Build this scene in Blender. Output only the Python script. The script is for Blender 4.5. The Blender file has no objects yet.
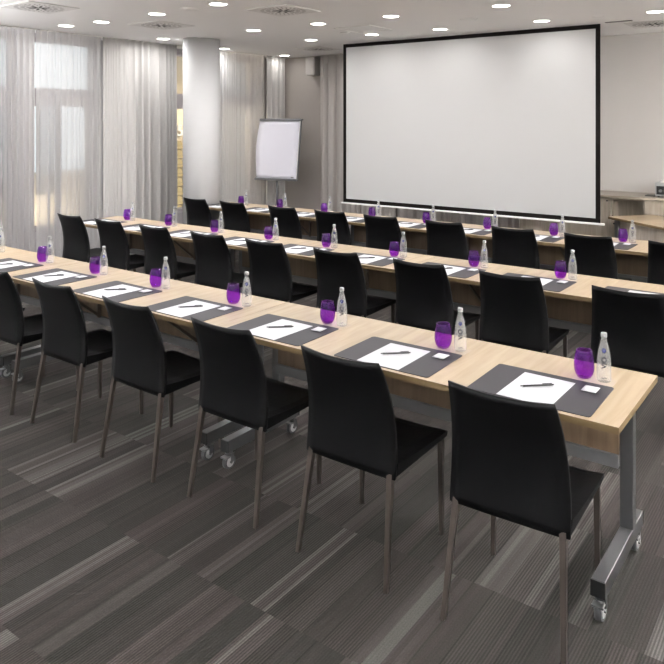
import bpy, bmesh, math, random
from mathutils import Vector, Matrix
random.seed(7)
S = bpy.context.scene
COL = S.collection
PI = math.pi

# ------------------------------------------------------------ materials
def lin(c):
    return tuple(((v/255)/12.92 if v/255 <= .04045 else ((v/255+.055)/1.055)**2.4) for v in c)

def new_mat(name):
    m = bpy.data.materials.new(name); m.use_nodes = True
    nt = m.node_tree; nt.nodes.clear()
    out = nt.nodes.new('ShaderNodeOutputMaterial')
    return m, nt, out

def N(nt, t, **kw):
    n = nt.nodes.new(t)
    for k, v in kw.items():
        if k in n.inputs: n.inputs[k].default_value = v
        else: setattr(n, k, v)
    return n

def L(nt, a, ao, b, bi): nt.links.new(a.outputs[ao], b.inputs[bi])

def principled(name, rgb, rough=.5, metal=0., spec=.5, bump=None, coat=0., var=0., vscale=8., alpha=1.):
    m, nt, out = new_mat(name)
    p = N(nt, 'ShaderNodeBsdfPrincipled')
    c = lin(rgb) + (1,)
    p.inputs['Base Color'].default_value = c
    p.inputs['Roughness'].default_value = rough
    p.inputs['Metallic'].default_value = metal
    p.inputs['Specular IOR Level'].default_value = spec
    p.inputs['Coat Weight'].default_value = coat
    L(nt, p, 0, out, 0)
    if bump or var:
        tc = N(nt, 'ShaderNodeTexCoord')
        no = N(nt, 'ShaderNodeTexNoise'); no.inputs['Scale'].default_value = bump[0] if bump else vscale
        no.inputs['Detail'].default_value = 3
        L(nt, tc, 'Object', no, 'Vector')
        if bump:
            b = N(nt, 'ShaderNodeBump'); b.inputs['Strength'].default_value = bump[1]; b.inputs['Distance'].default_value = .002
            L(nt, no, 'Fac', b, 'Height'); L(nt, b, 0, p, 'Normal')
        if var:
            n2 = N(nt, 'ShaderNodeTexNoise'); n2.inputs['Scale'].default_value = vscale
            L(nt, tc, 'Object', n2, 'Vector')
            mx = N(nt, 'ShaderNodeMix'); mx.data_type = 'RGBA'
            mx.inputs[6].default_value = tuple(v*(1-var) for v in c[:3]) + (1,)
            mx.inputs[7].default_value = tuple(min(1, v*(1+var)) for v in c[:3]) + (1,)
            L(nt, n2, 'Fac', mx, 0); L(nt, mx, 2, p, 'Base Color')
    return m

def wood(name, a, b, axis='Y', rough=.42, scale=1., board=.0):
    """long-grained laminate: stretched noise plus boards of slightly different tone"""
    m, nt, out = new_mat(name)
    p = N(nt, 'ShaderNodeBsdfPrincipled'); p.inputs['Roughness'].default_value = rough
    p.inputs['Specular IOR Level'].default_value = .4
    tc = N(nt, 'ShaderNodeTexCoord')
    mp = N(nt, 'ShaderNodeMapping')
    s = {'X': (1.2, 14, 14), 'Y': (14, 1.2, 14), 'Z': (14, 14, 1.2)}[axis]
    mp.inputs['Scale'].default_value = tuple(v*scale for v in s)
    L(nt, tc, 'Object', mp, 'Vector')
    no = N(nt, 'ShaderNodeTexNoise'); no.inputs['Scale'].default_value = 1.6; no.inputs['Detail'].default_value = 5
    no.inputs['Distortion'].default_value = .8
    L(nt, mp, 0, no, 'Vector')
    rp = N(nt, 'ShaderNodeValToRGB')
    rp.color_ramp.elements[0].position = .3; rp.color_ramp.elements[0].color = lin(a) + (1,)
    rp.color_ramp.elements[1].position = .7; rp.color_ramp.elements[1].color = lin(b) + (1,)
    L(nt, no, 'Fac', rp, 0)
    src = rp.outputs[0]
    if board:
        sp = N(nt, 'ShaderNodeSeparateXYZ'); L(nt, tc, 'Object', sp, 0)
        vo = N(nt, 'ShaderNodeTexVoronoi'); vo.voronoi_dimensions = '1D'; vo.inputs['Scale'].default_value = 1/board
        L(nt, sp, {'X': 1, 'Y': 0, 'Z': 0}[axis], vo, 'W')
        sc = N(nt, 'ShaderNodeSeparateColor'); L(nt, vo, 'Color', sc, 0)
        mr = N(nt, 'ShaderNodeMapRange'); mr.inputs[3].default_value = .9; mr.inputs[4].default_value = 1.07
        L(nt, sc, 0, mr, 0)
        vm = N(nt, 'ShaderNodeVectorMath'); vm.operation = 'SCALE'
        nt.links.new(src, vm.inputs[0]); L(nt, mr, 0, vm, 'Scale')
        src = vm.outputs[0]
    nt.links.new(src, p.inputs['Base Color'])
    L(nt, p, 0, out, 0)
    return m

def emission(name, rgb, s):
    m, nt, out = new_mat(name)
    e = N(nt, 'ShaderNodeEmission'); e.inputs[0].default_value = lin(rgb) + (1,); e.inputs[1].default_value = s
    L(nt, e, 0, out, 0); return m

def carpet_mat():
    m, nt, out = new_mat('carpet_tiles')
    p = N(nt, 'ShaderNodeBsdfPrincipled'); p.inputs['Roughness'].default_value = .95
    p.inputs['Specular IOR Level'].default_value = .15
    tc = N(nt, 'ShaderNodeTexCoord')
    sp = N(nt, 'ShaderNodeSeparateXYZ'); L(nt, tc, 'Object', sp, 0)
    def math_(op, a, b=None, c=None):
        n = N(nt, 'ShaderNodeMath'); n.operation = op
        for i, v in enumerate((a, b, c)):
            if v is None: continue
            if isinstance(v, (int, float)): n.inputs[i].default_value = v
            else: nt.links.new(v, n.inputs[i])
        return n.outputs[0]
    X, Y = sp.outputs[0], sp.outputs[1]
    T = .613
    row = math_('FLOOR', math_('DIVIDE', math_('ADD', Y, .635), T))
    coli = math_('FLOOR', math_('DIVIDE', math_('ADD', X, .18), T))
    w = math_('ADD', X, math_('MULTIPLY', row, 37.37))
    def vor(scale, rnd=1.):
        v = N(nt, 'ShaderNodeTexVoronoi'); v.voronoi_dimensions = '1D'
        v.inputs['Scale'].default_value = scale; v.inputs['Randomness'].default_value = rnd
        nt.links.new(w, v.inputs['W'])
        s = N(nt, 'ShaderNodeSeparateColor'); L(nt, v, 'Color', s, 0)
        return s
    wide = vor(11); thin = vor(48)
    wn = N(nt, 'ShaderNodeTexWhiteNoise'); wn.noise_dimensions = '2D'
    cb = N(nt, 'ShaderNodeCombineXYZ'); nt.links.new(coli, cb.inputs[0]); nt.links.new(row, cb.inputs[1])
    L(nt, cb, 0, wn, 'Vector')
    # band value
    val = math_('ADD', math_('MULTIPLY', wide.outputs[0], .72), math_('MULTIPLY', thin.outputs[0], .28))
    rp = N(nt, 'ShaderNodeValToRGB'); cr = rp.color_ramp
    cr.elements[0].position = .12; cr.elements[0].color = lin(CARPET[0]) + (1,)
    cr.elements[1].position = .9; cr.elements[1].color = lin(CARPET[4]) + (1,)
    for pos, c in ((.35, CARPET[1]), (.6, CARPET[2]), (.77, CARPET[3])):
        e = cr.elements.new(pos); e.color = lin(c) + (1,)
    nt.links.new(val, rp.inputs[0])
    # warm or green cast per tile
    hue = N(nt, 'ShaderNodeMix'); hue.data_type = 'RGBA'
    hue.inputs[6].default_value = (.96, 1.01, .97, 1); hue.inputs[7].default_value = (1.06, .975, .985, 1)
    nt.links.new(math_('ADD', math_('MULTIPLY', wn.outputs[0], .5), math_('MULTIPLY', wide.outputs[1], .5)), hue.inputs[0])
    mul = N(nt, 'ShaderNodeMix'); mul.data_type = 'RGBA'; mul.blend_type = 'MULTIPLY'; mul.inputs[0].default_value = 1
    L(nt, rp, 0, mul, 6); L(nt, hue, 2, mul, 7)
    # ribs and yarn speckle
    rib = math_('SINE', math_('MULTIPLY', X, 2*PI/.0112))
    amp = math_('MULTIPLY_ADD', math_('GREATER_THAN', wide.outputs[2], .45), .30, .05)
    ribm = math_('ADD', math_('MULTIPLY', rib, amp), .95)
    no = N(nt, 'ShaderNodeTexNoise'); no.inputs['Scale'].default_value = 1; no.inputs['Detail'].default_value = 2
    mp = N(nt, 'ShaderNodeMapping'); mp.inputs['Scale'].default_value = (230, 130, 1)
    L(nt, tc, 'Object', mp, 0); L(nt, mp, 0, no, 'Vector')
    sk = math_('MULTIPLY_ADD', no.outputs[0], .9, .55)
    # dark joints between stripes
    v2 = N(nt, 'ShaderNodeTexVoronoi'); v2.voronoi_dimensions = '1D'; v2.feature = 'DISTANCE_TO_EDGE'
    v2.inputs['Scale'].default_value = 11; nt.links.new(w, v2.inputs['W'])
    ed = N(nt, 'ShaderNodeMapRange'); ed.inputs[1].default_value = 0; ed.inputs[2].default_value = .045
    ed.inputs[3].default_value = .55; ed.inputs[4].default_value = 1
    L(nt, v2, 'Distance', ed, 0)
    f = math_('MULTIPLY', math_('MULTIPLY', ribm, sk), ed.outputs[0])
    vm = N(nt, 'ShaderNodeVectorMath'); vm.operation = 'SCALE'
    L(nt, mul, 2, vm, 0); nt.links.new(f, vm.inputs['Scale'])
    L(nt, vm, 0, p, 'Base Color')
    b = N(nt, 'ShaderNodeBump'); b.inputs['Strength'].default_value = .35; b.inputs['Distance'].default_value = .003
    nt.links.new(math_('MULTIPLY', rib, no.outputs[0]), b.inputs['Height']); L(nt, b, 0, p, 'Normal')
    L(nt, p, 0, out, 0)
    return m

CARPET = [(42, 40, 38), (48, 45, 43), (53, 49, 47), (61, 57, 55), (79, 77, 75)]

def cloth(name, rgb, openness, trans=.4):
    m, nt, out = new_mat(name)
    d = N(nt, 'ShaderNodeBsdfDiffuse'); d.inputs[0].default_value = lin(rgb) + (1,)
    t = N(nt, 'ShaderNodeBsdfTranslucent'); t.inputs[0].default_value = lin(rgb) + (1,)
    mx = N(nt, 'ShaderNodeMixShader'); mx.inputs[0].default_value = trans
    L(nt, d, 0, mx, 1); L(nt, t, 0, mx, 2)
    if openness > 0:
        tr = N(nt, 'ShaderNodeBsdfTransparent')
        m2 = N(nt, 'ShaderNodeMixShader'); m2.inputs[0].default_value = openness
        L(nt, mx, 0, m2, 1); L(nt, tr, 0, m2, 2); L(nt, m2, 0, out, 0)
    else:
        L(nt, mx, 0, out, 0)
    return m

def clear_glass(name, tint, refl_ior=1.45, rough=.02, refr=0., ior=1.33, refl_fill=0., refl_tint=(.8, .8, .78)):
    """transparent + fresnel reflection; refr mixes in true refraction"""
    m, nt, out = new_mat(name)
    tr = N(nt, 'ShaderNodeBsdfTransparent'); tr.inputs[0].default_value = tuple(tint) + (1,)
    gl = N(nt, 'ShaderNodeBsdfGlossy'); gl.inputs['Roughness'].default_value = rough
    fr = N(nt, 'ShaderNodeFresnel'); fr.inputs[0].default_value = refl_ior
    ge = N(nt, 'ShaderNodeNewGeometry'); inv = N(nt, 'ShaderNodeMath'); inv.operation = 'SUBTRACT'; inv.inputs[0].default_value = 1
    L(nt, ge, 'Backfacing', inv, 1); fm = N(nt, 'ShaderNodeMath'); fm.operation = 'MULTIPLY'; L(nt, fr, 0, fm, 0); L(nt, inv, 0, fm, 1); fr = fm
    base = tr
    if refr:
        rf = N(nt, 'ShaderNodeBsdfRefraction'); rf.inputs[0].default_value = tuple(tint) + (1,)
        rf.inputs['IOR'].default_value = ior; rf.inputs['Roughness'].default_value = .01
        base = N(nt, 'ShaderNodeMixShader'); base.inputs[0].default_value = refr
        L(nt, tr, 0, base, 1); L(nt, rf, 0, base, 2)
    mx = N(nt, 'ShaderNodeMixShader')
    if refl_fill:  # diffuse share standing in for light reflected by the glass
        df = N(nt, 'ShaderNodeBsdfDiffuse'); df.inputs[0].default_value = tuple(refl_tint)+(1,)
        tl = N(nt, 'ShaderNodeBsdfTranslucent'); tl.inputs[0].default_value = tuple(refl_tint)+(1,)
        m3 = N(nt, 'ShaderNodeMixShader'); L(nt, df, 0, m3, 1); L(nt, tl, 0, m3, 2)
        m4 = N(nt, 'ShaderNodeMixShader'); m4.inputs[0].default_value = refl_fill; L(nt, base, 0, m4, 1); L(nt, m3, 0, m4, 2); base = m4
    L(nt, fr, 0, mx, 0); L(nt, base, 0, mx, 1); L(nt, gl, 0, mx, 2); L(nt, mx, 0, out, 0)
    return m

M = dict(
    carpet=carpet_mat(),
    ceiling=principled('ceiling_paint', (240, 239, 238), .9, spec=.2),
    wall=principled('wall_paint', (205, 201, 197), .9, spec=.2, bump=(60, .1)),
    wall_grey=principled('wall_greige', (166, 159, 153), .9, spec=.2),
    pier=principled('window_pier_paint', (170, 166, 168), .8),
    column=principled('column_paint', (176, 175, 174), .85, spec=.2),
    oak=wood('oak_laminate_top', (147, 128, 101), (168, 150, 126), 'Y', .38, board=.19),
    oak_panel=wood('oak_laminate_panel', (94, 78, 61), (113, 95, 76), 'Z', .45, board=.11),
    edge=principled('oak_edge_band', (106, 88, 60), .5),
    ash=wood('grey_ash_laminate', (146, 136, 123), (168, 158, 145), 'Z', .5, scale=1.3, board=.15),
    ash_dark=principled('cabinet_inside', (112, 104, 92), .6),
    ash_top=wood('cabinet_top_laminate', (140, 130, 118), (158, 149, 137), 'X', .4),
    steel=principled('brushed_steel', (112, 112, 113), .38, metal=.85),
    steel_paint=principled('silver_powder_coat', (106, 106, 107), .45, metal=.35),
    chairleg=principled('bronze_grey_metal', (90, 82, 77), .34, metal=.75),
    leather=principled('black_leather', (5, 5, 6), .5, spec=.16, bump=(260, .25)),
    mat=principled('desk_mat_leatherette', (46, 44, 47), .58, spec=.32, bump=(300, .1)),
    paper=principled('white_paper', (192, 192, 195), .8),
    flip_paper=principled('flipchart_paper', (214, 212, 220), .8),
    napkin=principled('paper_coaster', (172, 158, 142), .9),
    pen=principled('pen_black', (28, 26, 26), .3),
    bracket=principled('bronze_bracket', (100, 90, 80), .45, metal=.4),
    black=principled('black_plastic', (20, 20, 20), .45),
    hub=principled('castor_hub', (176, 176, 176), .4, metal=.3),
    rubber=principled('grey_rubber', (72, 72, 73), .6),
    grey=principled('grey_plastic', (120, 118, 116), .5),
    screen=principled('projection_fabric', (173, 172, 170), .85, spec=.2),
    border=principled('screen_black_border', (22, 19, 18), .9, spec=.1),
    white=principled('white_plastic', (228, 226, 222), .5),
    vent=principled('vent_plate', (222, 220, 218), .6),
    slotgrey=principled('vent_slot_grey', (150, 147, 144), .8),
    slot=principled('vent_slot_dark', (30, 29, 28), .8),
    frame=principled('window_frame', (160, 154, 155), .6),
    lit_edge=principled('cream_lit_edge', (240, 230, 212), .6),  # bright slits of light at the frames, put in as colour
    slat=principled('shutter_slat', (140, 140, 140), .6),
    sheer=cloth('sheer_voile', (216, 213, 212), .34, .5),
    drape=cloth('grey_drape', (196, 193, 190), 0, .22),
    drape_front=cloth('grey_front_drape', (186, 180, 175), 0, .1),
    glass=clear_glass('window_glass', (.93, .95, .95)),
    purple=clear_glass('purple_glass', (.71, .37, .87), 1.5, .02, refl_fill=.06, refl_tint=(.32, .05, .5)),
    bottle=clear_glass('bottle_glass', (.965, .975, .97), 1.5, .08, .3, 1.1, .2),
    cap=principled('bottle_cap', (150, 150, 150), .35),
    logo=principled('bottle_print', (26, 24, 40), .5),
    drop=principled('bottle_drop', (18, 26, 92), .5),
    lens=emission('downlight_lens', (255, 250, 240), 9.),
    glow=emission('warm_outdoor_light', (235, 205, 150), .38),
    sign=emission('lit_sign', (255, 246, 228), .6),
    facade_dark=principled('outdoor_render_grey', (128, 130, 130), .9, var=.25, vscale=2.5),
    facade=principled('outdoor_render', (188, 174, 152), .9, var=.2, vscale=1.5),
    stone=principled('terrace_stone', (190, 184, 174), .9, var=.15, vscale=3),
    speaker=principled('speaker_housing', (180, 175, 171), .6),
)

# ------------------------------------------------------------ mesh helpers
def box(bm, x0, x1, y0, y1, z0, z1, mi=0, bevel=0, seg=2, xf=None):
    r = bmesh.ops.create_cube(bm, size=1)
    vs = r['verts']
    for v in vs:
        v.co = Vector(((x0+x1)/2+v.co.x*(x1-x0), (y0+y1)/2+v.co.y*(y1-y0), (z0+z1)/2+v.co.z*(z1-z0)))
    fs = set(f for v in vs for f in v.link_faces)
    for f in fs: f.material_index = mi
    if bevel:
        es = list(set(e for v in vs for e in v.link_edges))
        rb = bmesh.ops.bevel(bm, geom=es, offset=bevel, segments=seg, affect='EDGES', profile=.6)
        vs = list(set(v for f in rb['faces'] for v in f.verts) | set(v for v in vs if v.is_valid))
        for f in rb['faces']: f.material_index = mi
    if xf is not None:
        for v in vs: v.co = xf @ v.co
    return vs

def lathe(bm, prof, seg=24, cx=0, cy=0, cap0=True, cap1=True, mi=0):
    rings = []
    for r, z in prof:
        rings.append([bm.verts.new((cx+r*math.cos(2*PI*i/seg), cy+r*math.sin(2*PI*i/seg), z)) for i in range(seg)])
    for a, b in zip(rings, rings[1:]):
        for i in range(seg):
            f = bm.faces.new((a[i], a[(i+1) % seg], b[(i+1) % seg], b[i])); f.smooth = True; f.material_index = mi
    if cap0: bm.faces.new(list(reversed(rings[0]))).material_index = mi
    if cap1: bm.faces.new(rings[-1]).material_index = mi

def bar(bm, p, q, w0, w1=None, d0=None, d1=None, mi=0):
    """tapered rectangular bar from p to q"""
    w1 = w0 if w1 is None else w1; d0 = w0 if d0 is None else d0; d1 = w1 if d1 is None else d1
    p, q = Vector(p), Vector(q); d = (q-p).normalized()
    ux = Vector((1, 0, 0)); ux = (ux - d*ux.dot(d))
    if ux.length < .1: ux = Vector((0, 1, 0)); ux = ux - d*ux.dot(d)
    ux.normalize(); uy = d.cross(ux)
    a = [bm.verts.new(p+ux*sx*w0/2+uy*sy*d0/2) for sx, sy in ((-1, -1), (1, -1), (1, 1), (-1, 1))]
    b = [bm.verts.new(q+ux*sx*w1/2+uy*sy*d1/2) for sx, sy in ((-1, -1), (1, -1), (1, 1), (-1, 1))]
    for i in range(4): bm.faces.new((a[i], a[(i+1) % 4], b[(i+1) % 4], b[i])).material_index = mi
    bm.faces.new(list(reversed(a))).material_index = mi; bm.faces.new(b).material_index = mi

def cyl(bm, p, q, r, seg=16, mi=0):
    p, q = Vector(p), Vector(q); d = (q-p).normalized()
    ux = d.orthogonal().normalized(); uy = d.cross(ux)
    a = [bm.verts.new(p+(ux*math.cos(2*PI*i/seg)+uy*math.sin(2*PI*i/seg))*r) for i in range(seg)]
    b = [bm.verts.new(q+(ux*math.cos(2*PI*i/seg)+uy*math.sin(2*PI*i/seg))*r) for i in range(seg)]
    for i in range(seg):
        f = bm.faces.new((a[i], a[(i+1) % seg], b[(i+1) % seg], b[i])); f.smooth = True; f.material_index = mi
    bm.faces.new(list(reversed(a))).material_index = mi; bm.faces.new(b).material_index = mi

def obj(name, bm, mats, parent=None, loc=None):
    bmesh.ops.recalc_face_normals(bm, faces=bm.faces)
    me = bpy.data.meshes.new(name); bm.to_mesh(me); bm.free()
    for m in (mats if isinstance(mats, (list, tuple)) else [mats]): me.materials.append(m)
    o = bpy.data.objects.new(name, me); COL.objects.link(o)
    if parent: o.parent = parent
    if loc: o.location = loc
    return o

def B(): return bmesh.new()

def tag(o, label, cat, group=None):
    o['label'] = label; o['category'] = cat
    if group: o['group'] = group
    return o

def thing(name, label, cat, loc=(0, 0, 0), rz=0, group=None):
    o = bpy.data.objects.new(name, None); COL.objects.link(o)
    o.empty_display_size = .1
    o.location = loc; o.rotation_euler = (0, 0, rz)
    return tag(o, label, cat, group)

def struct(name, bm, m):
    o = obj(name, bm, m); o['kind'] = 'structure'; return o

def copy_tree(root, loc, rz, label, group=None):
    r = root.copy(); COL.objects.link(r); r.location = loc; r.rotation_euler = (0, 0, rz)
    r['label'] = label
    if group: r['group'] = group
    for ch in root.children:
        c = ch.copy(); COL.objects.link(c); c.parent = r
        for g in ch.children:
            d = g.copy(); COL.objects.link(d); d.parent = c
    return r

class Proto:
    """first use moves the original, later uses copy it with its parts"""
    def __init__(s, root): s.root = root; s.used = False
    def put(s, loc, rz, label, group):
        if not s.used:
            s.used = True; o = s.root; o.location = loc; o.rotation_euler = (0, 0, rz)
            o['label'] = label; o['group'] = group; return o
        return copy_tree(s.root, loc, rz, label, group)

# ------------------------------------------------------------ the room
H = .74
XL, YF, ZC = -7.5, 6.8, 2.92
XR, YB = 3.6, -5.2
bm = B(); box(bm, XL-.3, XR+.2, YB-.2, YF+.2, -.1, 0); struct('floor', bm, M['carpet'])
# ceiling: border strip slightly raised by windows and front wall
bm = B()
box(bm, XL-.3, XR+.2, YB-.2, YF+.2, ZC+.008, ZC+.2)
box(bm, -6.17, XR+.2, YB-.2, 5.52, ZC, ZC+.1)
struct('ceiling', bm, M['ceiling'])
# front wall with darker left part
bm = B(); box(bm, -4.0, XR+.2, YF, YF+.2, 0, ZC+.008); struct('wall_front', bm, M['wall'])
bm = B(); box(bm, XL-.3, -4.0, YF, YF+.2, 0, ZC+.008); struct('wall_front_curtained', bm, M['wall_grey'])
bm = B(); box(bm, XR, XR+.2, YB, YF, 0, ZC+.008); struct('wall_right', bm, M['wall'])
bm = B()
bo = [(-6.6, -4.2), (-3.9, -1.5), (-1.2, 1.2), (1.4, 3.2)]  # unseen window openings added to let in soft fill daylight
ed = [XL-.3]+[v for o in bo for v in o]+[XR+.2]
for i in range(0, len(ed), 2): box(bm, ed[i], ed[i+1], YB-.2, YB, 0, ZC+.008)
for a, b in bo:
    box(bm, a, b, YB-.2, YB, 0, .4); box(bm, a, b, YB-.2, YB, 2.8, ZC+.008)
struct('wall_back', bm, M['wall'])
for k, (a, b) in enumerate(bo):
    bm = B()
    for x0, x1, z0, z1 in ((a, a+.05, .4, 2.8), (b-.05, b, .4, 2.8), (a, b, .4, .45), (a, b, 2.75, 2.8), ((a+b)/2-.025, (a+b)/2+.025, .4, 2.8)):
        box(bm, x0, x1, YB-.14, YB-.08, z0, z1)
    fill_window = struct('window_%d' % (k+7), bm, M['frame'])  # frames of the added windows
    bm = B(); box(bm, a+.03, b-.03, YB-.115, YB-.105, .43, 2.77); obj('glass_pane', bm, M['glass'], fill_window)
# window wall: openings, first two unseen and added for fill daylight
opens = [(-4.6, -2.7), (-2.4, -.4), (-.1, 2.04), (2.25, 3.2), (4.35, 5.15), (5.3, 6.34)]
bm = B()
T0, T1 = XL-.28, XL
edges = [YB]+[v for o in opens for v in o]+[YF]
for i in range(0, len(edges), 2): box(bm, T0, T1, edges[i], edges[i+1], 0, ZC+.008)
for a, b in opens:
    box(bm, T0, T1, a, b, 0, .45); box(bm, T0, T1, a, b, 2.88, ZC+.008)
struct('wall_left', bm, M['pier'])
for i, (a, b) in enumerate(opens):
    bm = B()
    xf0, xf1 = XL-.16, XL-.08
    box(bm, xf0, xf1, a, b, 2.02, 2.25)
    for z0, z1 in ((.45, .5), (2.83, 2.88)): box(bm, xf0, xf1, a, b, z0, z1)
    for y0, y1 in ((a, a+.05), (b-.05, b)): box(bm, xf0, xf1, y0, y1, .45, 2.88)
    if i == 2:
        box(bm, xf0, xf1, 1.17, 1.23, .45, 2.88)
    if i == 3:
        box(bm, xf0, xf1, 2.64, 2.68, .5, 2.02)
    w = struct('window_%d' % (i+1), bm, M['frame'])
    bm = B(); box(bm, XL-.125, XL-.115, a+.03, b-.03, .48, 2.85); obj('glass_pane', bm, M['glass'], w)
    if i in (3, 5):  # pale strips painting in the bright lines along the frame
        yy = 3.02 if i == 3 else 6.14
        bm = B(); box(bm, XL-.08, XL-.06, yy, yy+.03, .5, 2.02 if i == 3 else 1.9)
        if i == 5: box(bm, XL-.08, XL-.06, yy+.03, yy+.06, 2.2, 2.8)
        obj('lit_edge_strip', bm, M['lit_edge'], w)
# column
bm = B(); lathe(bm, [(.245, 0), (.245, ZC+.008)], 64, -6.33, 3.96); struct('trim_column', bm, M['column'])

# ------------------------------------------------------------ outside
bm = B(); box(bm, -16, XL-.3, -14, 12, -.15, -.02); box(bm, XL-.3, 12, -14, YB-.2, -.15, -.02); o = obj('terrace', bm, M['stone']); o['kind'] = 'structure'
bm = B(); box(bm, -9.6, -9.4, -1, 10, -.02, .98); box(bm, -9.65, -9.35, -1, 10, .98, 1.03)
tag(obj('parapet', bm, M['stone']), 'pale stone terrace parapet beyond the window curtains', 'parapet')
def shutter(y0, y1, label):
    t = thing('window_shutter', label, 'shutter', (XL-.36, (y0+y1)/2, .9), 0, 'outdoor louvred shutters')
    hw = (y1-y0)/2
    bm = B()
    for k in range(22):
        z = .03+k*.05
        box(bm, -.02, .02, -hw+.03, hw-.03, -.004, .004, xf=Matrix.Translation((0, 0, z)) @ Matrix.Rotation(math.radians(40), 4, 'Y'))
    obj('louvre_slats', bm, M['slat'], t)
    bm = B()
    box(bm, -.02, .02, -hw, -hw+.04, 0, 1.12); box(bm, -.02, .02, hw-.04, hw, 0, 1.12)
    box(bm, -.02, .02, -hw, hw, -.03, .0); box(bm, -.02, .02, -hw, hw, 1.12, 1.15)
    obj('shutter_frame', bm, M['slat'], t)
    bm = B(); cyl(bm, (0, 0, -.9), (0, 0, -.03), .02); obj('post', bm, M['slat'], t)
shutter(1.2, 2.23, 'white louvred shutter outside the leftmost curtained window')
shutter(2.5, 2.84, 'narrower white louvred shutter outside second window from left')
# warm lit facade seen beside the column
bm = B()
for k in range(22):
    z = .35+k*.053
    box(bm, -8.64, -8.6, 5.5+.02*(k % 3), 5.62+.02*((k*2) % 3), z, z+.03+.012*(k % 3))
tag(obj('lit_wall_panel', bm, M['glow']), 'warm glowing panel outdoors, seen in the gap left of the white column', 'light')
cu = bpy.data.curves.new('digit', 'FONT'); cu.body = '5'; cu.size = .27; cu.extrude = .01
ob = bpy.data.objects.new('digit', cu); COL.objects.link(ob)
bpy.context.view_layer.update()
me = bpy.data.meshes.new_from_object(ob.evaluated_get(bpy.context.evaluated_depsgraph_get()))
bpy.data.objects.remove(ob)
me.materials.append(M['sign'])
sg = bpy.data.objects.new('lit_number_sign', me); COL.objects.link(sg)
sg.rotation_euler = (PI/2, 0, PI/2); sg.location = (-8.6, 5.53, 1.58)
tag(sg, 'glowing white figure outdoors, above the warm glow beside the column', 'sign')

bm = B(); box(bm, -8.9, -8.65, 4.9, 6.2, -.02, 3.4)
tag(obj('neighbouring_facade', bm, M['facade']), 'dim beige outdoor wall seen through the gap and sheer beside the column', 'wall')
bm = B(); box(bm, -9.0, -8.65, 6.25, 7.3, -.02, 3.4)
tag(obj('dark_facade', bm, M['facade_dark']), 'dim grey outdoor wall seen through the sheer curtain right of the column', 'wall')
# ------------------------------------------------------------ curtains
def curtain(name, a, b, axis, pos, z0, z1, period, amp, mat, label, seed, group, thick=0., slack=.3, ramp=None):
    """pleated cloth from a to b along Y (axis 'Y', at x=pos) or along X"""
    rnd = random.Random(seed)
    n = max(8, int((b-a)/.011))
    ph = 0; off = []; wob = rnd.uniform(0, 6)
    amp_now = 1
    for i in range(n+1):
        u = a+(b-a)*i/n
        loc = period*(1+.45*math.sin(u*5.1+wob)+.25*math.sin(u*12.7+wob*2))
        ph += 2*PI*((b-a)/n)/max(loc, period*.35)
        off.append((u, ph, .65+.35*math.sin(u*3.3+wob*1.7)))
    bm = B(); rows = 16; grid = []
    for j in range(rows+1):
        t = j/rows; z = z1+(z0-z1)*t
        g = []
        for u, p, am in off:
            if ramp: am *= .22+.78*min(1, max(0, (u-ramp[0])/(ramp[1]-ramp[0])))
            A = amp*am*(.55+.45*min(1, t*1.6))
            d = A*math.sin(p+slack*math.sin(t*2.1+u*2))+A*.25*math.sin(2.3*p+1+t)
            s = A*.35*math.cos(p)
            g.append(bm.verts.new((pos+d, u+s, z) if axis == 'Y' else (u+s, pos+d, z)))
        grid.append(g)
    for r0, r1 in zip(grid, grid[1:]):
        for i in range(n):
            bm.faces.new((r0[i], r0[i+1], r1[i+1], r1[i])).smooth = True
    o = obj(name, bm, mat)
    if thick:
        md = o.modifiers.new('thickness', 'SOLIDIFY'); md.thickness = thick; md.offset = 0
    tag(o, label, 'curtain', group)
    return o
CZ = ZC+.004
curtain('sheer_curtain', -.1, 2.06, 'Y', -7.15, .02, CZ, .1, .036, M['sheer'], 'sheer white curtain at the far left edge, before the leftmost window', 3, 'sheer curtains')
curtain('sheer_curtain', 2.05, 2.97, 'Y', -7.14, .02, CZ, .09, .032, M['sheer'], 'sheer white curtain between far left curtain and the grey window drapes', 5, 'sheer curtains')
curtain('window_drape', 2.98, 4.22, 'Y', -7.13, .02, CZ, .105, .062, M['drape'], 'pale grey drape left of the white column, flat at first then deeply folded', 8, 'grey window drapes', .004, ramp=(3.35, 3.55))
curtain('sheer_curtain', 4.9, 6.14, 'Y', -7.15, .02, CZ, .1, .022, M['sheer'], 'sheer curtain right of the white column', 9, 'sheer curtains')
curtain('window_drape', 6.15, 6.64, 'Y', -7.13, .02, CZ, .1, .045, M['drape'], 'folded grey drape behind the flipchart, next to the room corner', 14, 'grey window drapes', .004)
curtain('front_drape', -6.36, -4.9, 'X', 6.62, .02, CZ, .13, .045, M['drape_front'], 'grey drape hanging between wall speaker and projection screen', 21, 'grey front drapes', .004)
curtain('front_drape', -4.88, -2.85, 'X', 6.62, .02, CZ, .12, .024, M['drape_front'], 'grey drape behind the screen, showing only below its bottom edge', 22, 'grey front drapes', .004)
bm = B(); box(bm, -7.17, -7.13, 0, 6.6, ZC-.004, ZC+.007); box(bm, -6.4, -2.8, 6.6, 6.64, ZC-.004, ZC+.007)
struct('trim_curtain_rail', bm, M['white'])

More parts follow.
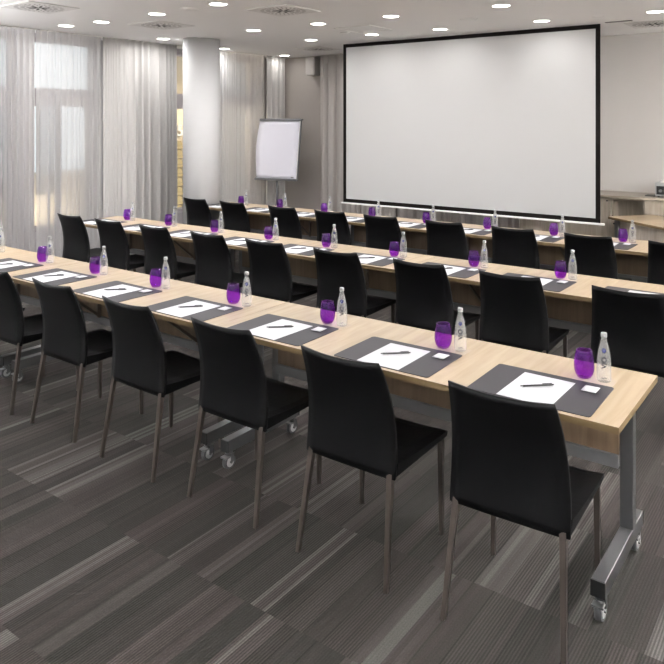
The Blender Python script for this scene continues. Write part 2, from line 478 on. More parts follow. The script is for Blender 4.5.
# ------------------------------------------------------------ ceiling fittings
lamps = [(-6.6, 2.11, 'leftmost ceiling downlight, close to the sheer curtains'),
         (-5.96, 2.13, 'second ceiling downlight from the left, nearest row'),
         (-5.02, 2.12, 'ceiling downlight between the two leftmost square vents'),
         (-4.08, 2.06, 'ceiling downlight at the top edge of the photo above the column'),
         (-6.7, 3.62, 'ceiling downlight just left of the white column top'),
         (-6.95, 5.0, 'ceiling downlight just right of the white column top'),
         (-5.1, 3.65, 'ceiling downlight below the vent right of the column'),
         (-4.13, 3.66, 'ceiling downlight right of the large vent, second row'),
         (-5.15, 4.84, 'ceiling downlight above the flipchart side, third row leftmost'),
         (-6.92, 6.38, 'farthest ceiling downlight, in the window corner'),
         (-4.17, 4.83, 'ceiling downlight over the left part of the screen top'),
         (-3.18, 3.67, 'ceiling downlight above left third of the screen, second row'),
         (-3.24, 4.88, 'ceiling downlight over the middle of the screen top'),
         (-1.99, 3.72, 'ceiling downlight near top photo edge, right of screen middle'),
         (-2.03, 4.93, 'ceiling downlight over the right part of the screen top'),
         (-.89, 4.97, 'rightmost ceiling downlight in view, right of the screen')]
extra = [(-3.1, 2.1), (-2.0, 2.1), (-1.0, 2.1), (-.9, 3.7), (.2, 2.1), (.2, 3.7), (.2, 5.0),  # unseen downlights, most of them added to light the foreground
         (-5.0, .5), (-3.9, .5), (-2.6, .5), (-1.3, .5), (0, .5), (-5.0, -1.4), (-3.2, -1.4), (-1.4, -1.4), (.4, -1.4), (-3.2, -3.4), (0, -3.4), (-5.0, 6.2), (-4.0, 6.2), (-3.0, 6.2)]
root = thing('ceiling_downlight', '', 'ceiling light')
bm = B(); lathe(bm, [(.1, 0), (.098, -.006), (.084, -.004), (.08, .0), (.08, .001)], 32, cap0=False, cap1=False); obj('trim_ring', bm, M['white'], root)
bm = B(); lathe(bm, [(.08, -.0015), (.03, -.0025)], 32, cap0=False); obj('lens', bm, M['lens'], root)
PL = Proto(root)
POWER = 7.6
FILL_UP = 190.
def light_at(parent, w):
    ld = bpy.data.lights.new('lamp_light', 'AREA'); ld.shape = 'DISK'; ld.size = .14; ld.energy = w
    ld.color = (.985, .985, 1.); ld.spread = math.radians(178)
    lo = bpy.data.objects.new('lamp_light', ld); COL.objects.link(lo); lo.parent = parent; lo.location = (0, 0, -.012)
for x, y, lab in lamps:
    z = ZC+.008 if (x < -6.17 or y > 5.52) else ZC
    o = PL.put((x, y, z), 0, lab, 'ceiling downlights')
placed = [(o, POWER*(.28 if 4.5 < o.location.y < 5.6 and o.location.x > -6.2 else 0.1 if o.location.y > 6 else .55 if o.location.x < -6.2 or o.location.y > 4.5 else .85)) for o in COL.objects if o.name.startswith('ceiling_downlight')]
for k, (x, y) in enumerate(extra):
    o = PL.put((x, y, ZC+.008 if y > 5.52 else ZC), 0, 'unseen ceiling downlight added over the %s of the room' % ('front' if y > 1 else 'back'), 'unseen downlights')
    placed.append((o, POWER*(.4 if y > 5.5 else .12 if x > -1.5 else .3 if y < -.5 else .6)))
for o, w in placed:
    light_at(o, w)

# square swirl air diffusers
root = thing('ceiling_vent', '', 'air vent')
bm = B(); box(bm, -.265, .265, -.265, .265, -.008, 0, bevel=.003, seg=1); obj('plate', bm, M['vent'], root)
def slots(n0, rr, ww):
    bm = B()
    for r0, r1, n in rr:
        for k in range(n):
            a = 2*PI*(k+.5)/n
            xf = Matrix.Rotation(a, 4, 'Z') @ Matrix.Translation((0, 0, -.0095))
            box(bm, r0, r1, -ww, ww, 0, .001, xf=xf @ Matrix.Translation((0, 0, 0)))
    return bm
obj('centre_slots', slots(0, [(.028, .115, 8)], .0115), M['slot'], root); obj('outer_slots', slots(0, [(.13, .17, 24), (.19, .225, 30)], .0055), M['slotgrey'], root)
PV = Proto(root)
for x, y, lab in ((-5.59, 1.17, 'white square ceiling vent at the top left corner of the photo'),
                  (-5.62, 2.68, 'square ceiling vent above the deep-folded drape, left of the column'),
                  (-3.82, 2.69, 'square ceiling vent just right of the column top'),
                  (-5.8, 5.85, 'distant square ceiling vent left of the screen top corner'),
                  (-1.1, 5.93, 'square ceiling vent cut by the right photo edge')):
    PV.put((x, y, ZC+.008 if y > 5.52 else ZC), 0, lab, 'square ceiling vents')
def disc(name, x, y, r, lab, cat):
    bm = B(); lathe(bm, [(r, 0), (r*.96, -.006), (r*.3, -.008)], 32, cap0=False)
    tag(obj(name, bm, M['ceiling'], None, (x, y, ZC)), lab, cat)
disc('ceiling_speaker', -4.5, 2.1, .1, 'flat round ceiling speaker above the white column, barely visible', 'speaker')
disc('ceiling_speaker', -2.6, 4.3, .1, 'flat round ceiling speaker above the middle of the screen', 'speaker')
disc('smoke_detector', -4.32, 4.45, .06, 'small round smoke detector beside the square ceiling hatch', 'detector')
disc('smoke_detector', -1.44, 4.95, .06, 'small round detector above the right corner of the screen', 'detector')
t = thing('ceiling_hatch', 'thin-framed square hatch in the ceiling left of the screen', 'hatch', (-3.95, 4.3, ZC))
bm = B()
for a in range(4): box(bm, -.25, .25, .235, .25, -.006, 0, xf=Matrix.Rotation(a*PI/2, 4, 'Z'))
obj('hatch_frame', bm, M['white'], t)
bm = B(); box(bm, -.235, .235, -.235, .235, -.003, 0); obj('hatch_door', bm, M['ceiling'], t)
bm = B(); box(bm, -.14, .14, -.02, .02, -.006, 0); tag(obj('slot_vent', bm, M['grey'], None, (-1.36, 5.45, ZC)), 'narrow grey slot in the ceiling right of the screen', 'vent')

# ------------------------------------------------------------ projection screen
SX0, SX1, SZ0, SZ1, SY = -5.0, -1.535, .705, 2.9, 5.38
t = thing('projection_screen', 'large white projection screen with black border hanging before the front wall', 'projection screen', ((SX0+SX1)/2, SY, SZ0))
hw, hh = (SX1-SX0)/2, SZ1-SZ0
bm = B(); box(bm, -hw+.045, hw-.045, -.004, .004, .045, hh-.045); obj('canvas', bm, M['screen'], t)
bm = B()
box(bm, -hw, hw, -.005, .005, hh-.05, hh); box(bm, -hw, hw, -.005, .005, 0, .05)
box(bm, -hw, -hw+.05, -.005, .005, .05, hh-.05); box(bm, hw-.05, hw, -.005, .005, .05, hh-.05)
obj('border', bm, M['border'], t)
bm = B(); box(bm, -hw-.03, hw+.045, -.012, .012, -.022, 0, bevel=.004); obj('bottom_bar', bm, M['white'], t)

# wall speaker
t = thing('wall_speaker', 'pale grey box speaker high on the front wall beside the drape', 'speaker', (-6.56, 6.68, 2.6))
bm = B(); box(bm, -.1, .09, -.06, .11, 0, .3, bevel=.012); obj('cabinet', bm, M['speaker'], t)
bm = B(); box(bm, -.085, .075, -.066, -.06, .015, .285, bevel=.003, seg=1); obj('grille', bm, M['grey'] if False else M['speaker'], t)

# ------------------------------------------------------------ flipchart
t = thing('flipchart', 'white flipchart on grey stand before the corner drape', 'flipchart', (-6.70, 5.92, 0), math.radians(15.3))
BW, BH, BZ = .36, .98, .9
lean = Matrix.Translation((0, 0, BZ)) @ Matrix.Rotation(math.radians(-10), 4, 'X')
bm = B(); box(bm, -BW, BW, 0, .015, 0, BH, xf=lean); obj('board', bm, M['white'], t)
bm = B(); box(bm, -BW-.01, BW+.012, -.03, .02, BH-.035, BH+.005, bevel=.006, xf=lean); cyl(bm, lean @ Vector((BW+.01, -.01, BH-.01)), lean @ Vector((BW+.035, -.01, BH-.01)), .014)
obj('clamp_bar', bm, M['steel_paint'], t)
bm = B(); box(bm, -BW-.01, BW+.01, -.045, .02, -.02, .012, bevel=.005, xf=lean); obj('pen_tray', bm, M['steel_paint'], t)
bm = B()
box(bm, -BW-.008, -BW+.008, -.006, .02, 0, BH-.03, xf=lean); box(bm, BW-.008, BW+.008, -.006, .02, 0, BH-.03, xf=lean)
obj('side_rail', bm, M['steel_paint'], t)
# curled paper pad
bm = B(); n = 14; g = []
for j in range(n+1):
    v = j/n; row = []
    for i in range(9):
        u = i/8; bulge = -.012-.05*math.sin(v*PI)*(1-u)**1.5
        row.append(bm.verts.new(lean @ Vector((-BW+.012+u*(2*BW-.03)-.03*(1-u)*math.sin(v*PI*.8), bulge, .012+v*(BH-.05)))))
    g.append(row)
for r0, r1 in zip(g, g[1:]):
    for i in range(8): bm.faces.new((r0[i], r0[i+1], r1[i+1], r1[i])).smooth = True
pad = obj('paper_pad', bm, M['flip_paper'], t)
md = pad.modifiers.new('t', 'SOLIDIFY'); md.thickness = .008
bm = B(); box(bm, BW-.1, BW-.055, -.018, -.012, .03, .045, xf=lean); obj('logo_sticker', bm, M['grey'], t)
bm = B(); cyl(bm, (0, .03, .42), (0, .03, BZ+.05), .02); cyl(bm, (0, .03, .4), (0, .03, .5), .035); obj('pole', bm, M['steel_paint'], t)
for a in (90, 210, 330):
    bm = B(); cyl(bm, (0, .03, .46), (.34*math.cos(math.radians(a)), .03+.34*math.sin(math.radians(a)), .015), .012); obj('leg', bm, M['steel_paint'], t)

# ------------------------------------------------------------ cabinets along the front wall
CT, CF = .936, 6.2
bm = B(); box(bm, -2.8, .3, CF-.02, YF, CT-.03, CT, bevel=.003, seg=1)
tag(obj('cabinet_worktop', bm, M['ash_top']), 'long grey-brown worktop over the low cabinets right of the screen', 'worktop')
def cabinet(x0, x1, label, knobx=None, niche=False):
    t = thing('low_cabinet', label, 'cabinet', ((x0+x1)/2, CF, 0), 0, 'low cabinets')
    w = (x1-x0)/2-.001; top = CT-.032
    bm = B()
    box(bm, -w, -w+.02, .02, .59, .0, top); box(bm, w-.02, w, .02, .59, .0, top)
    box(bm, -w+.02, w-.02, .57, .59, .0, top); box(bm, -w+.02, w-.02, .02, .57, .06, .08); box(bm, -w+.02, w-.02, .02, .57, top-.02, top)
    box(bm, -w+.02, w-.02, .04, .06, 0, .06)
    if niche: box(bm, -w+.02, w-.02, .02, .57, .635, .655); box(bm, -w+.02, w-.02, .26, .28, .655, top-.02)
    obj('body', bm, M['ash_dark'] if not niche else M['ash'], t)
    ztop = top-.005 if not niche else .63
    bm = B(); box(bm, -w+.002, w-.002, 0, .019, .065, ztop, bevel=.0015, seg=1); d = obj('door', bm, M['ash'], t)
    if knobx is not None:
        kx = knobx-(x0+x1)/2; kz = ztop-.03
        bm = B(); cyl(bm, (kx, .005, kz), (kx, -.012, kz), .009); obj('knob', bm, M['black'], d)
cabinet(-2.78, -2.21, 'leftmost low cabinet, its door half hidden below the screen', -2.26)
cabinet(-2.21, -1.635, 'low cabinet with full-height door just left of the open niche', -1.68)
cabinet(-1.635, -1.255, 'low cabinet with an open niche above a short door', -1.6, True)
cabinet(-1.255, -.68, 'low cabinet with plain door below the silver device')
cabinet(-.68, -.1, 'low cabinet at the right end, past the photo edge', -.2)

# device on worktop
t = thing('stereo_amplifier', 'silver and black electronic device on the worktop at the right edge', 'device', (-1.0, 6.42, CT))
bm = B(); box(bm, -.17, .2, -.09, .22, .012, .17, bevel=.006); obj('case', bm, M['hub'], t)
bm = B(); box(bm, -.155, .19, -.097, -.089, .03, .13, bevel=.002, seg=1); fp = obj('front_panel', bm, M['black'], t)
for kx, kw in ((-.11, .018), (-.05, .022), (.03, .028)):
    bm = B(); cyl(bm, (kx, -.096, .075), (kx, -.112, .075), kw); obj('dial', bm, M['steel'], fp)
bm = B(); box(bm, -.12, .18, -.06, .18, .17, .186, bevel=.004, seg=1); obj('top_tray', bm, M['white'], t)
for sx in (-.14, .17):
    bm = B(); cyl(bm, (sx, -.05, 0), (sx, -.05, .013), .012); cyl(bm, (sx, .18, 0), (sx, .18, .013), .012); obj('foot', bm, M['black'], t)
t2 = tag(obj('black_mat', (lambda b: (box(b, -.02, .09, -.06, .12, 0, .008), b)[1])(B()), M['black'], None, (-1.27, 6.42, CT)), 'dark flat pad on the worktop left of the silver device', 'pad')

# ------------------------------------------------------------ tables
def make_table(W, D, label, name='folding_table'):
    t = thing(name, label, 'table')
    bm = B(); box(bm, 0, W-.002, 0, D, H-.026, H)
    for f in bm.faces:
        if abs(f.normal.z) < .5: f.material_index = 1
    obj('tabletop', bm, [M['oak'], M['edge']], t)
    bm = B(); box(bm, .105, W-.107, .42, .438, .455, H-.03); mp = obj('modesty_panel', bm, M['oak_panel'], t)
    bm = B(); box(bm, .105, W-.107, .41, .448, .40, .453, bevel=.002, seg=1); obj('rail', bm, M['steel_paint'], mp)
    bm = B(); box(bm, .06, W-.06, .46, .5, H-.066, H-.026); obj('crossbar', bm, M['steel_paint'], t)
    for sx in (.078, W-.08):
        bm = B(); box(bm, sx-.026, sx+.026, .43, .48, .155, H-.026, bevel=.003, seg=1); obj('upright', bm, M['steel'], t)
        bm = B(); box(bm, sx-.025, sx+.025, .025, .61, .095, .158, bevel=.002, seg=1); ft = obj('foot_bar', bm, M['steel'], t)
        bm = B(); box(bm, sx-.026, sx+.026, .021, .0255, .097, .156); obj('end_cap', bm, M['black'], ft)
        bm = B(); box(bm, sx-.026, sx+.026, .6095, .614, .097, .156); obj('end_cap', bm, M['black'], ft)
        bx_ = .52 if sx < .5 else W-.52
        bm = B(); box(bm, bx_-.008, bx_+.008, .385, .41, .45, H-.026); bar(bm, (bx_, .395, .465), (bx_, .09, H-.034), .012, d0=.018); obj('folding_bracket', bm, M['bracket'], t)
        bm = B(); box(bm, sx-.02, sx+.02, .08, .45, H-.045, H-.026); obj('bracket', bm, M['steel_paint'], t)
        for cy in (.055, .575):
            c = Matrix.Translation((sx, cy, 0))
            bm = B(); cyl(bm, c @ Vector((0, 0, .08)), c @ Vector((0, 0, .096)), .02)
            for s in (-1, 1): box(bm, sx+s*.0175-.0015, sx+s*.0175+.0015, cy-.002, cy+.022, .035, .083)
            box(bm, sx-.022, sx+.022, cy-.042, cy-.008, .062, .07, bevel=.002, seg=1); cyl(bm, c @ Vector((-.022, 0, .037)), c @ Vector((.022, 0, .037)), .007)
            ca = obj('castor', bm, M['steel'], t)
            bm = B(); cyl(bm, (sx-.012, cy, .037), (sx+.012, cy, .037), .037, 24); 
            for s in (-1, 1): cyl(bm, (sx+s*.0105, cy, .037), (sx+s*.0145, cy, .037), .026, 20, 1); cyl(bm, (sx+s*.014, cy, .037), (sx+s*.018, cy, .037), .007, 10, 0)
            w = obj('wheel', bm, [M['rubber'], M['hub']], ca)
    return t
TW, TD = 2.05, .632
rows = [dict(y=0.008, x=.004, n=3, name='front row'), dict(y=1.82, x=.05, n=3, name='middle row'), dict(y=3.61, x=.1, n=3, name='back row')]
PT = Proto(make_table(TW, TD, ''))
tabs = [['front row table with the right-hand end in view, nearest the camera', 'middle table of the front row, without a free end', 'front row table running off the left photo edge'],
        ['right-hand table of the middle row, its end cut by the photo edge', 'central table of the middle row', 'middle row table whose left end stands nearest the curtains'],
        ['right-hand table of the back row, before the low cabinets', 'central table of the back row, in front of the projection screen', 'left-hand table of the back row, its end beside the white column']]
for r, R in enumerate(rows):
    for k in range(3): PT.put((R['x']-TW*(k+1), R['y'], 0), 0, tabs[r][k], 'rows of folding tables')

# presenter's table, turned
desk = thing('presenter_desk', 'oak desk set at an angle before the low cabinets', 'desk', (-1.545, 5.73, 0), math.radians(-38.5))
bm = B(); box(bm, 0, 1.6, 0, .6, H-.026, H)
for f in bm.faces:
    if abs(f.normal.z) < .5: f.material_index = 1
obj('desktop', bm, [M['oak'], M['edge']], desk)
bm = B(); box(bm, .1, 1.5, .08, .098, .15, H-.03); obj('modesty_panel', bm, M['ash'], desk)
for sx in (.06, 1.54):
    bm = B(); box(bm, sx-.026, sx+.026, .06, .11, .0, H-.026); box(bm, sx-.026, sx+.026, .5, .55, .0, H-.026); obj('leg', bm, M['steel_paint'], desk)

# ------------------------------------------------------------ chair
def make_chair():
    t = thing('conference_chair', '', 'chair')
    # curved backrest slab, z .43 -> .885; profile in y, width tapers
    def prof(v):   # v 0 bottom .. 1 top
        z = .408+.476*v
        y = -.196+.020*4*v*(1-v) - .080*v**2.3
        w = .221-.029*v**1.8
        return z, y, w
    th = .03
    NV, NU = 16, 10
    bm = B(); front, back = [], []
    for j in range(NV+1):
        v = j/NV; z, y, w = prof(v)
        fr, bk = [], []
        for i in range(NU+1):
            u = -1+2*i/NU
            dip = (.018*(1-u*u))*(.2+.8*v)
            zz = z-.010*(1-u*u)*v
            tt = th*(1-.25*v)
            if j in (0, NV) : tt *= .62
            if i in (0, NU): tt *= .6
            yy = y-dip
            fr.append(bm.verts.new((u*w, yy+tt/2, zz))); bk.append(bm.verts.new((u*w, yy-tt/2, zz)))
        front.append(fr); back.append(bk)
    for j in range(NV):
        for i in range(NU):
            bm.faces.new((front[j][i], front[j+1][i], front[j+1][i+1], front[j][i+1]))
            bm.faces.new((back[j][i], back[j][i+1], back[j+1][i+1], back[j+1][i]))
        bm.faces.new((front[j][0], back[j][0], back[j+1][0], front[j+1][0]))
        bm.faces.new((front[j][NU], front[j+1][NU], back[j+1][NU], back[j][NU]))
    for i in range(NU):
        bm.faces.new((front[0][i], front[0][i+1], back[0][i+1], back[0][i]))
        bm.faces.new((front[NV][i], back[NV][i], back[NV][i+1], front[NV][i+1]))
    for f in bm.faces: f.smooth = True
    o = obj('backrest', bm, M['leather'], t)
    # seat slab with a slight saddle
    bm = B(); SN = 10; top, bot = [], []
    for j in range(SN+1):
        v = j/SN; y = -.185+.424*v
        a, b = [], []
        for i in range(SN+1):
            u = -1+2*i/SN
            w = .224+.005*v
            ed = max(abs(u), abs(2*v-1)); rnd = .006 if (i in (0, SN) or j == SN) else 0
            zt = .462-.016*(1-u*u)*(.3+.7*math.sin(PI*min(1, v*.9)))+.012*(1-v)**3-rnd-.004*v
            a.append(bm.verts.new((u*w, y, zt))); b.append(bm.verts.new((u*w*.985, y-.003*v, .416-.0*v+(.012*v))))
        top.append(a); bot.append(b)
    for j in range(SN):
        for i in range(SN):
            bm.faces.new((top[j][i], top[j][i+1], top[j+1][i+1], top[j+1][i]))
            bm.faces.new((bot[j][i], bot[j+1][i], bot[j+1][i+1], bot[j][i+1]))
        bm.faces.new((top[j][0], top[j+1][0], bot[j+1][0], bot[j][0])); bm.faces.new((top[j][SN], bot[j][SN], bot[j+1][SN], top[j+1][SN]))
    for i in range(SN):
        bm.faces.new((top[0][i], bot[0][i], bot[0][i+1], top[0][i+1])); bm.faces.new((top[SN][i], top[SN][i+1], bot[SN][i+1], bot[SN][i]))
    for f in bm.faces: f.smooth = abs(f.normal.z) > .5
    obj('seat', bm, M['leather'], t)
    for s in (-1, 1):
        bm = B(); bar(bm, (s*.196, -.193, .425), (s*.219, -.263, 0), .023, .0165); obj('leg', bm, M['chairleg'], t)
        bm = B(); bar(bm, (s*.208, .212, .43), (s*.212, .212, 0), .023, .0165); obj('leg', bm, M['chairleg'], t)
    return t
PC = Proto(make_chair())
ordn = ['first', 'second', 'third', 'fourth', 'fifth', 'sixth', 'seventh', 'eighth', 'ninth']
G1 = 'black chairs at the tables'
fx = [(-.33, -.008), (-1.004, -.015), (-1.702, .008), (-2.389, 0), (-3.104, .02), (-3.758, .01), (-4.46, 0)]
frot = [2, 0, -.4, -.8, 0, 0, 0]
flab = ['nearest black leather chair, at the right-hand end of the front row', 'second black leather chair from the right in the front row',
        'third black leather chair from the right in the front row, before paired table castors', 'fourth black leather chair from the right in the front row',
        'fifth black leather chair from the right in the front row', 'black leather chair cut by the left photo edge, front row',
        'front row chair mostly off the left photo edge, only seat corner showing']
for k, (x, y) in enumerate(fx): PC.put((x, y, 0), math.radians(frot[k]), flab[k], G1)
r2x = [-.342, -1.042, -1.67, -2.365, -3.055, -3.70, -4.385, -5.055, -5.685]
r3x = [-.395, -1.06, -1.72, -2.39, -3.115, -3.75, -4.405, -5.17, -5.805]
def rowlab(k, name, n=9):
    if k == 0: return 'black leather chair at the right photo edge, %s' % name
    if k == n-1: return 'leftmost black leather chair of the %s' % name
    return '%s black leather chair from the left in the %s' % (ordn[n-1-k], name)
for k, x in enumerate(r2x): PC.put((x, 1.82, 0), math.radians([1, 2.5, 0, 1, 0, 0, -1, 0, 0][k]), rowlab(k, 'middle row'), G1)
for k, x in enumerate(r3x): PC.put((x-(.028 if k < 4 else 0), 3.61+(.035 if k < 4 else .01), 0), math.radians([0, 0, 1, -1, 0, 1, 0, -1, 0][k]), rowlab(k, 'back row'), G1)

# ------------------------------------------------------------ place settings
GL = 'place settings: '
def single(name, cat, bm, mats):
    o = obj(name, bm, mats); tag(o, '', cat); return Proto(o)
# desk mat with rounded corners
def rounded_slab(x0, x1, y0, y1, z0, z1, r, seg=5):
    bm = B(); pts = []
    for cx, cy, a0 in ((x1-r, y1-r, 0), (x0+r, y1-r, 90), (x0+r, y0+r, 180), (x1-r, y0+r, 270)):
        for k in range(seg+1):
            a = math.radians(a0+90*k/seg); pts.append((cx+r*math.cos(a), cy+r*math.sin(a)))
    lo = [bm.verts.new((x, y, z0)) for x, y in pts]; hi = [bm.verts.new((x, y, z1)) for x, y in pts]
    n = len(pts); bm.faces.new(list(reversed(lo))); bm.faces.new(hi)
    for i in range(n): bm.faces.new((lo[i], lo[(i+1) % n], hi[(i+1) % n], hi[i]))
    return bm
Pmat = single('desk_mat', 'desk mat', rounded_slab(-.245, .245, -.175, .175, 0, .003, .014), M['mat'])
bm = B(); box(bm, -.1075, .1075, -.15, .15, 0, .0012); Ppap = single('paper_sheet', 'paper', bm, M['paper'])
# pen
root = thing('ballpoint_pen', '', 'pen')
bm = B(); cyl(bm, (-.062, 0, .005), (.062, 0, .005), .0038, 10)
a = [v for v in bm.verts]
cyl(bm, (-.072, 0, .0055), (-.062, 0, .0055), .0024, 8); obj('barrel', bm, M['pen'], root)
bm = B(); box(bm, .02, .06, -.0015, .0015, .0098, .0122); cyl(bm, (.062, 0, .0055), (.068, 0, .0055), .003, 8); obj('clip', bm, M['pen'], root)
Ppen = Proto(root)
# mint packet: little white pillow
bm = B(); n = 6; g = []
for sgn in (1, -1):
    rr = []
    for j in range(n+1):
        row = []
        for i in range(n+1):
            u, v = -1+2*i/n, -1+2*j/n
            h = .0045*(1-u**4)*(1-v**4)
            row.append(bm.verts.new((u*.029, v*.034, .005+sgn*h+(.0005 if sgn > 0 else 0))))
        rr.append(row)
    for j in range(n):
        for i in range(n): bm.faces.new((rr[j][i], rr[j][i+1], rr[j+1][i+1], rr[j+1][i])).smooth = True
    g.append(rr)
bmesh.ops.remove_doubles(bm, verts=bm.verts, dist=.0006)
Pmint = single('mint_packet', 'sweet packet', bm, M['paper'])
bm = B(); box(bm, -.08, .08, -.045, .045, 0, .0008); Pnap = single('paper_coaster', 'coaster', bm, M['napkin'])
# tumbler
bm = B()
outp = [(.001, 0), (.021, .0), (.028, .004), (.036, .017), (.0405, .033), (.0420, .048), (.0412, .066), (.0382, .088), (.0335, .110), (.0320, .117)]
inp = [(.0303, .117), (.0320, .109), (.0367, .088), (.0397, .066), (.0404, .048), (.039, .034), (.034, .02), (.024, .010), (.001, .008)]
lathe(bm, outp+inp, 28, cap0=False, cap1=False)
bmesh.ops.remove_doubles(bm, verts=bm.verts, dist=.0003)
Pglass = single('purple_tumbler', 'glass', bm, M['purple'])
# bottle
root = thing('water_bottle', '', 'bottle')
bp = [(.001, .002), (.022, .0), (.0275, .004), (.0292, .012), (.0292, .05), (.0285, .075), (.0265, .1), (.0235, .122), (.0195, .142), (.0155, .158), (.0122, .168), (.0112, .178), (.0112, .188)]
bm = B(); lathe(bm, bp, 28, cap0=False, cap1=True); bmesh.ops.remove_doubles(bm, verts=bm.verts, dist=.0004)
obj('glass_body', bm, M['bottle'], root)
bm = B(); lathe(bm, [(.0118, .184), (.0124, .186), (.0124, .199), (.0112, .202)], 24); obj('cap', bm, M['cap'], root)
def rad(z):
    for (r0, z0), (r1, z1) in zip(bp, bp[1:]):
        if z0 <= z <= z1 and z1 > z0: return r0+(r1-r0)*(z-z0)/(z1-z0)
    return .0118
def wrap(me):
    for v in me.vertices:
        s, z, e = v.co.x, v.co.z, v.co.y
        r = rad(z)+.0006+e; a = -PI/2+s/r
        v.co = (r*math.cos(a), r*math.sin(a), z)
cu = bpy.data.curves.new('logo', 'FONT'); cu.body = 'ViO'; cu.size = .029; cu.offset = .0006
ob = bpy.data.objects.new('logo', cu); COL.objects.link(ob); bpy.context.view_layer.update()
me = bpy.data.meshes.new_from_object(ob.evaluated_get(bpy.context.evaluated_depsgraph_get())); bpy.data.objects.remove(ob)
bmt = B(); bmt.from_mesh(me); bmesh.ops.triangulate(bmt, faces=bmt.faces); bmesh.ops.subdivide_edges(bmt, edges=bmt.edges, cuts=1)
bmesh.ops.solidify(bmt, geom=bmt.faces, thickness=.0003)
bmt.to_mesh(me); bmt.free()
xs = [v.co.x for v in me.vertices]; cxm = min(xs)
for v in me.vertices:
    x, y, z = v.co; v.co = (-(y-.010), abs(z)*.5, .060+(x-cxm))
wrap(me); me.materials.append(M['logo'])
o = bpy.data.objects.new('logo_lettering', me); COL.objects.link(o); o.parent = root
bm = B()   # blue drop
pts = [(.0085*math.sin(a)*(1 if math.cos(a) < .2 else (1-.55*(math.cos(a)-.2))), -.0085*1.15*math.cos(a)*-1) for a in [2*PI*k/20 for k in range(20)]]
f0 = [bm.verts.new((x, 0, .133-y)) for x, y in pts]; bm.faces.new(f0)
o = obj('blue_drop', bm, M['drop'], root); wrap(o.data)
bm = B()   # small script line near the base
for k in range(10):
    s = -.011+k*.0022; box(bm, s, s+.0024, 0, .0004, .0195+.0018*math.sin(k*1.3)+.0003*k, .0222+.0018*math.sin(k*1.3)+.0003*k)
o = obj('script_line', bm, M['logo'], root); wrap(o.data)
Pbot = Proto(root)

ROWN = ['front row', 'middle row', 'back row']
def where(r, i):
    """ordinal of the seat: front row counted from the right, other rows from the left"""
    if r == 0: return '%s from the right on the front row' % ordn[i] if i else 'at the right-hand end of the front row'
    j = 7-i
    return ('%s from the left on the %s' % (ordn[j], ROWN[r])) if j else 'at the left-hand end of the %s' % ROWN[r]
g1 = [(-.244, .433), (-.905, .431), (-1.597, .435), (-2.289, .427), (-2.991, .429), (-3.664, .441), (-4.348, .450)]
b1 = [(-.164, .436), (-.819, .438), (-1.505, .438), (-2.184, .429), (-2.915, .444), (-3.581, .452), (-4.273, .464), (-5.005, .48)]
g2 = [(-.943, 2.253), (-1.592, 2.257), (-2.278, 2.246), (-2.965, 2.254), (-3.634, 2.262), (-4.344, 2.27), (-5.035, 2.285), (-5.727, 2.295)]
g3 = [(-.971, 4.042), (-1.593, 4.03), (-2.267, 4.03), (-2.957, 4.02), (-3.656, 4.04), (-4.33, 4.04), (-5.024, 4.045), (-5.68, 4.045)]
def setting(r, i, gx, gy, bx, by):
    y0 = round(rows[r]['y'], 1) if r == 0 else rows[r]['y']; rnd = random.Random(r*31+i)
    # mats sit with right edge .13 right of the glass
    mx = gx-.111+rnd.uniform(-.006, .006)-(.02 if i % 3 == 2 and r == 0 else 0); my = y0+.205
    w = where(r, i)
    if gx is not None:
        Pmat.put((mx, my, H), math.radians(rnd.uniform(-1, 1)), 'dark grey desk mat %s' % w, GL+'desk mats')
        Ppap.put((mx-.008, my-.02, H+.003), math.radians(rnd.uniform(-2, 1.5)), 'white paper sheet on the desk mat %s' % w, GL+'papers')
        Ppen.put((mx-.012, my+.002, H+.0042), math.radians(45+rnd.uniform(-6, 6)), 'black pen on the paper %s' % w, GL+'pens')
        Pmint.put((mx+.173, my+.092, H+.003), math.radians(rnd.uniform(-5, 5)), 'small white sweet packet on the mat %s' % w, GL+'sweet packets')
        Pglass.put((gx, gy, H+.0008), 0, 'purple stemless glass %s' % w, GL+'glasses')
        Pnap.put(((gx+bx)/2+.005, gy+.0, H), 0, 'thin pale paper coaster under glass and bottle %s' % w, GL+'coasters')
    cam = Vector((.6506, -2.586)); d = Vector((bx, by))-cam
    Pbot.put((bx, by, H+.0008), math.atan2(-d.x, d.y)*-1*-1, 'clear water bottle with white cap %s' % w, GL+'bottles')
for i, (g, b) in enumerate(zip(g1, b1)): setting(0, i, g[0], g[1], b[0], b[1])
for i, g in enumerate(g2): setting(1, i, g[0], g[1], g[0]+.08, g[1]+.008)
for i, g in enumerate(g3): setting(2, i, g[0], g[1], g[0]+.08, g[1]+.008)
# front row: eighth bottle, alone in view at the left edge
Pbot.put((b1[7][0], b1[7][1], H), .6, 'clear water bottle cut by the left photo edge, front row', GL+'bottles')
# middle row: mat and paper half hidden behind the chair at the right edge
Pmat.put((-.37, 2.025, H), 0, 'dark grey desk mat behind the chair at the right photo edge, middle row', GL+'desk mats')
Ppap.put((-.36, 2.005, H+.003), 0, 'white paper behind the chair at the right photo edge, middle row', GL+'papers')
# bottle on the presenter's desk
Pbot.put((-.93, 5.72, H), .5, 'clear water bottle on the angled desk at the right photo edge', GL+'bottles')

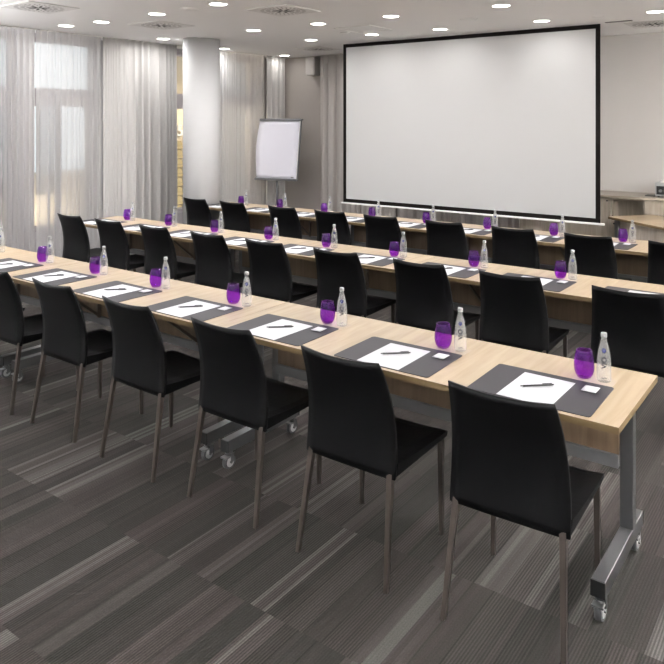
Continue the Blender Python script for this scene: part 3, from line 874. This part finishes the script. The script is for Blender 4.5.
# ------------------------------------------------------------ unseen fill uplighters added to brighten the ceiling
root = thing('fill_uplighter', '', 'fill lamp')
bm = B(); lathe(bm, [(.05, 0), (.12, .1), (.14, .14), (.13, .14), (.11, .1), (.045, .01)], 28, cap1=False); obj('bowl', bm, M['white'], root)
bm = B(); lathe(bm, [(.1, .09), (.02, .092)], 24, cap0=False); obj('lens', bm, M['lens'], root)
bm = B(); box(bm, -.02, .02, -.155, -.05, .03, .07); obj('arm', bm, M['white'], root)
PU = Proto(root)
for x, y, rz in ((XR-.16, -3.4, PI/2), (XR-.16, -.6, PI/2), (XR-.16, 2.2, PI/2), (XR-.16, 5., PI/2), (-4.05, YB+.16, 0), (-1.35, YB+.16, 0), (1.3, YB+.16, 0), (XL+.16, -2.55, -PI/2), (XL+.16, -.25, -PI/2)):
    o = PU.put((x, y, 2.05), rz, 'white fill uplighter added out of view, on the %s wall' % ('right' if x > 2 else 'window' if x < -7 else 'back'), 'unseen added uplighters')
    ld = bpy.data.lights.new('fill_uplight', 'AREA'); ld.shape = 'DISK'; ld.size = .16; ld.energy = FILL_UP*(.3 if x < -7 and y > -1 else .8 if x < -7 else .35 if y < 1 else 1.2); ld.color = (.98, .985, 1.)
    lo = bpy.data.objects.new('fill_uplight', ld); COL.objects.link(lo); lo.parent = o; lo.location = (0, 0, .12); lo.rotation_euler = (PI, 0, 0)

# ------------------------------------------------------------ light from outside
w = bpy.data.worlds.new('World'); S.world = w; w.use_nodes = True
bg = w.node_tree.nodes['Background']; bg.inputs[0].default_value = (.80, .83, .86, 1); bg.inputs[1].default_value = .68
def pt(x, y, z, e, c, r):
    ld = bpy.data.lights.new('terrace_lamp_light', 'POINT'); ld.energy = e; ld.color = c; ld.shadow_soft_size = r
    o = bpy.data.objects.new('terrace_lamp_light', ld); COL.objects.link(o); o.location = (x, y, z)
pt(-9.0, 3.6, .45, 10, (1, .82, .6), .06)
pt(-8.2, 5.7, 1.9, 12, (1, .86, .68), .08)

# ------------------------------------------------------------ camera
cd = bpy.data.cameras.new('Camera'); cam = bpy.data.objects.new('Camera', cd); COL.objects.link(cam)
cam.location = (.6506, -2.586, 1.8206)
cam.rotation_euler = (PI/2, 0, .6334)
cd.sensor_fit = 'HORIZONTAL'; cd.sensor_width = 36; cd.lens = 700.84/664*36
cd.shift_x = 0; cd.shift_y = -(332-121.84)/664
S.camera = cam
S.view_settings.view_transform = 'Standard'; S.view_settings.look = 'None'
S.view_settings.exposure = 1.19; S.view_settings.gamma = 1; S.view_settings.use_curve_mapping = False
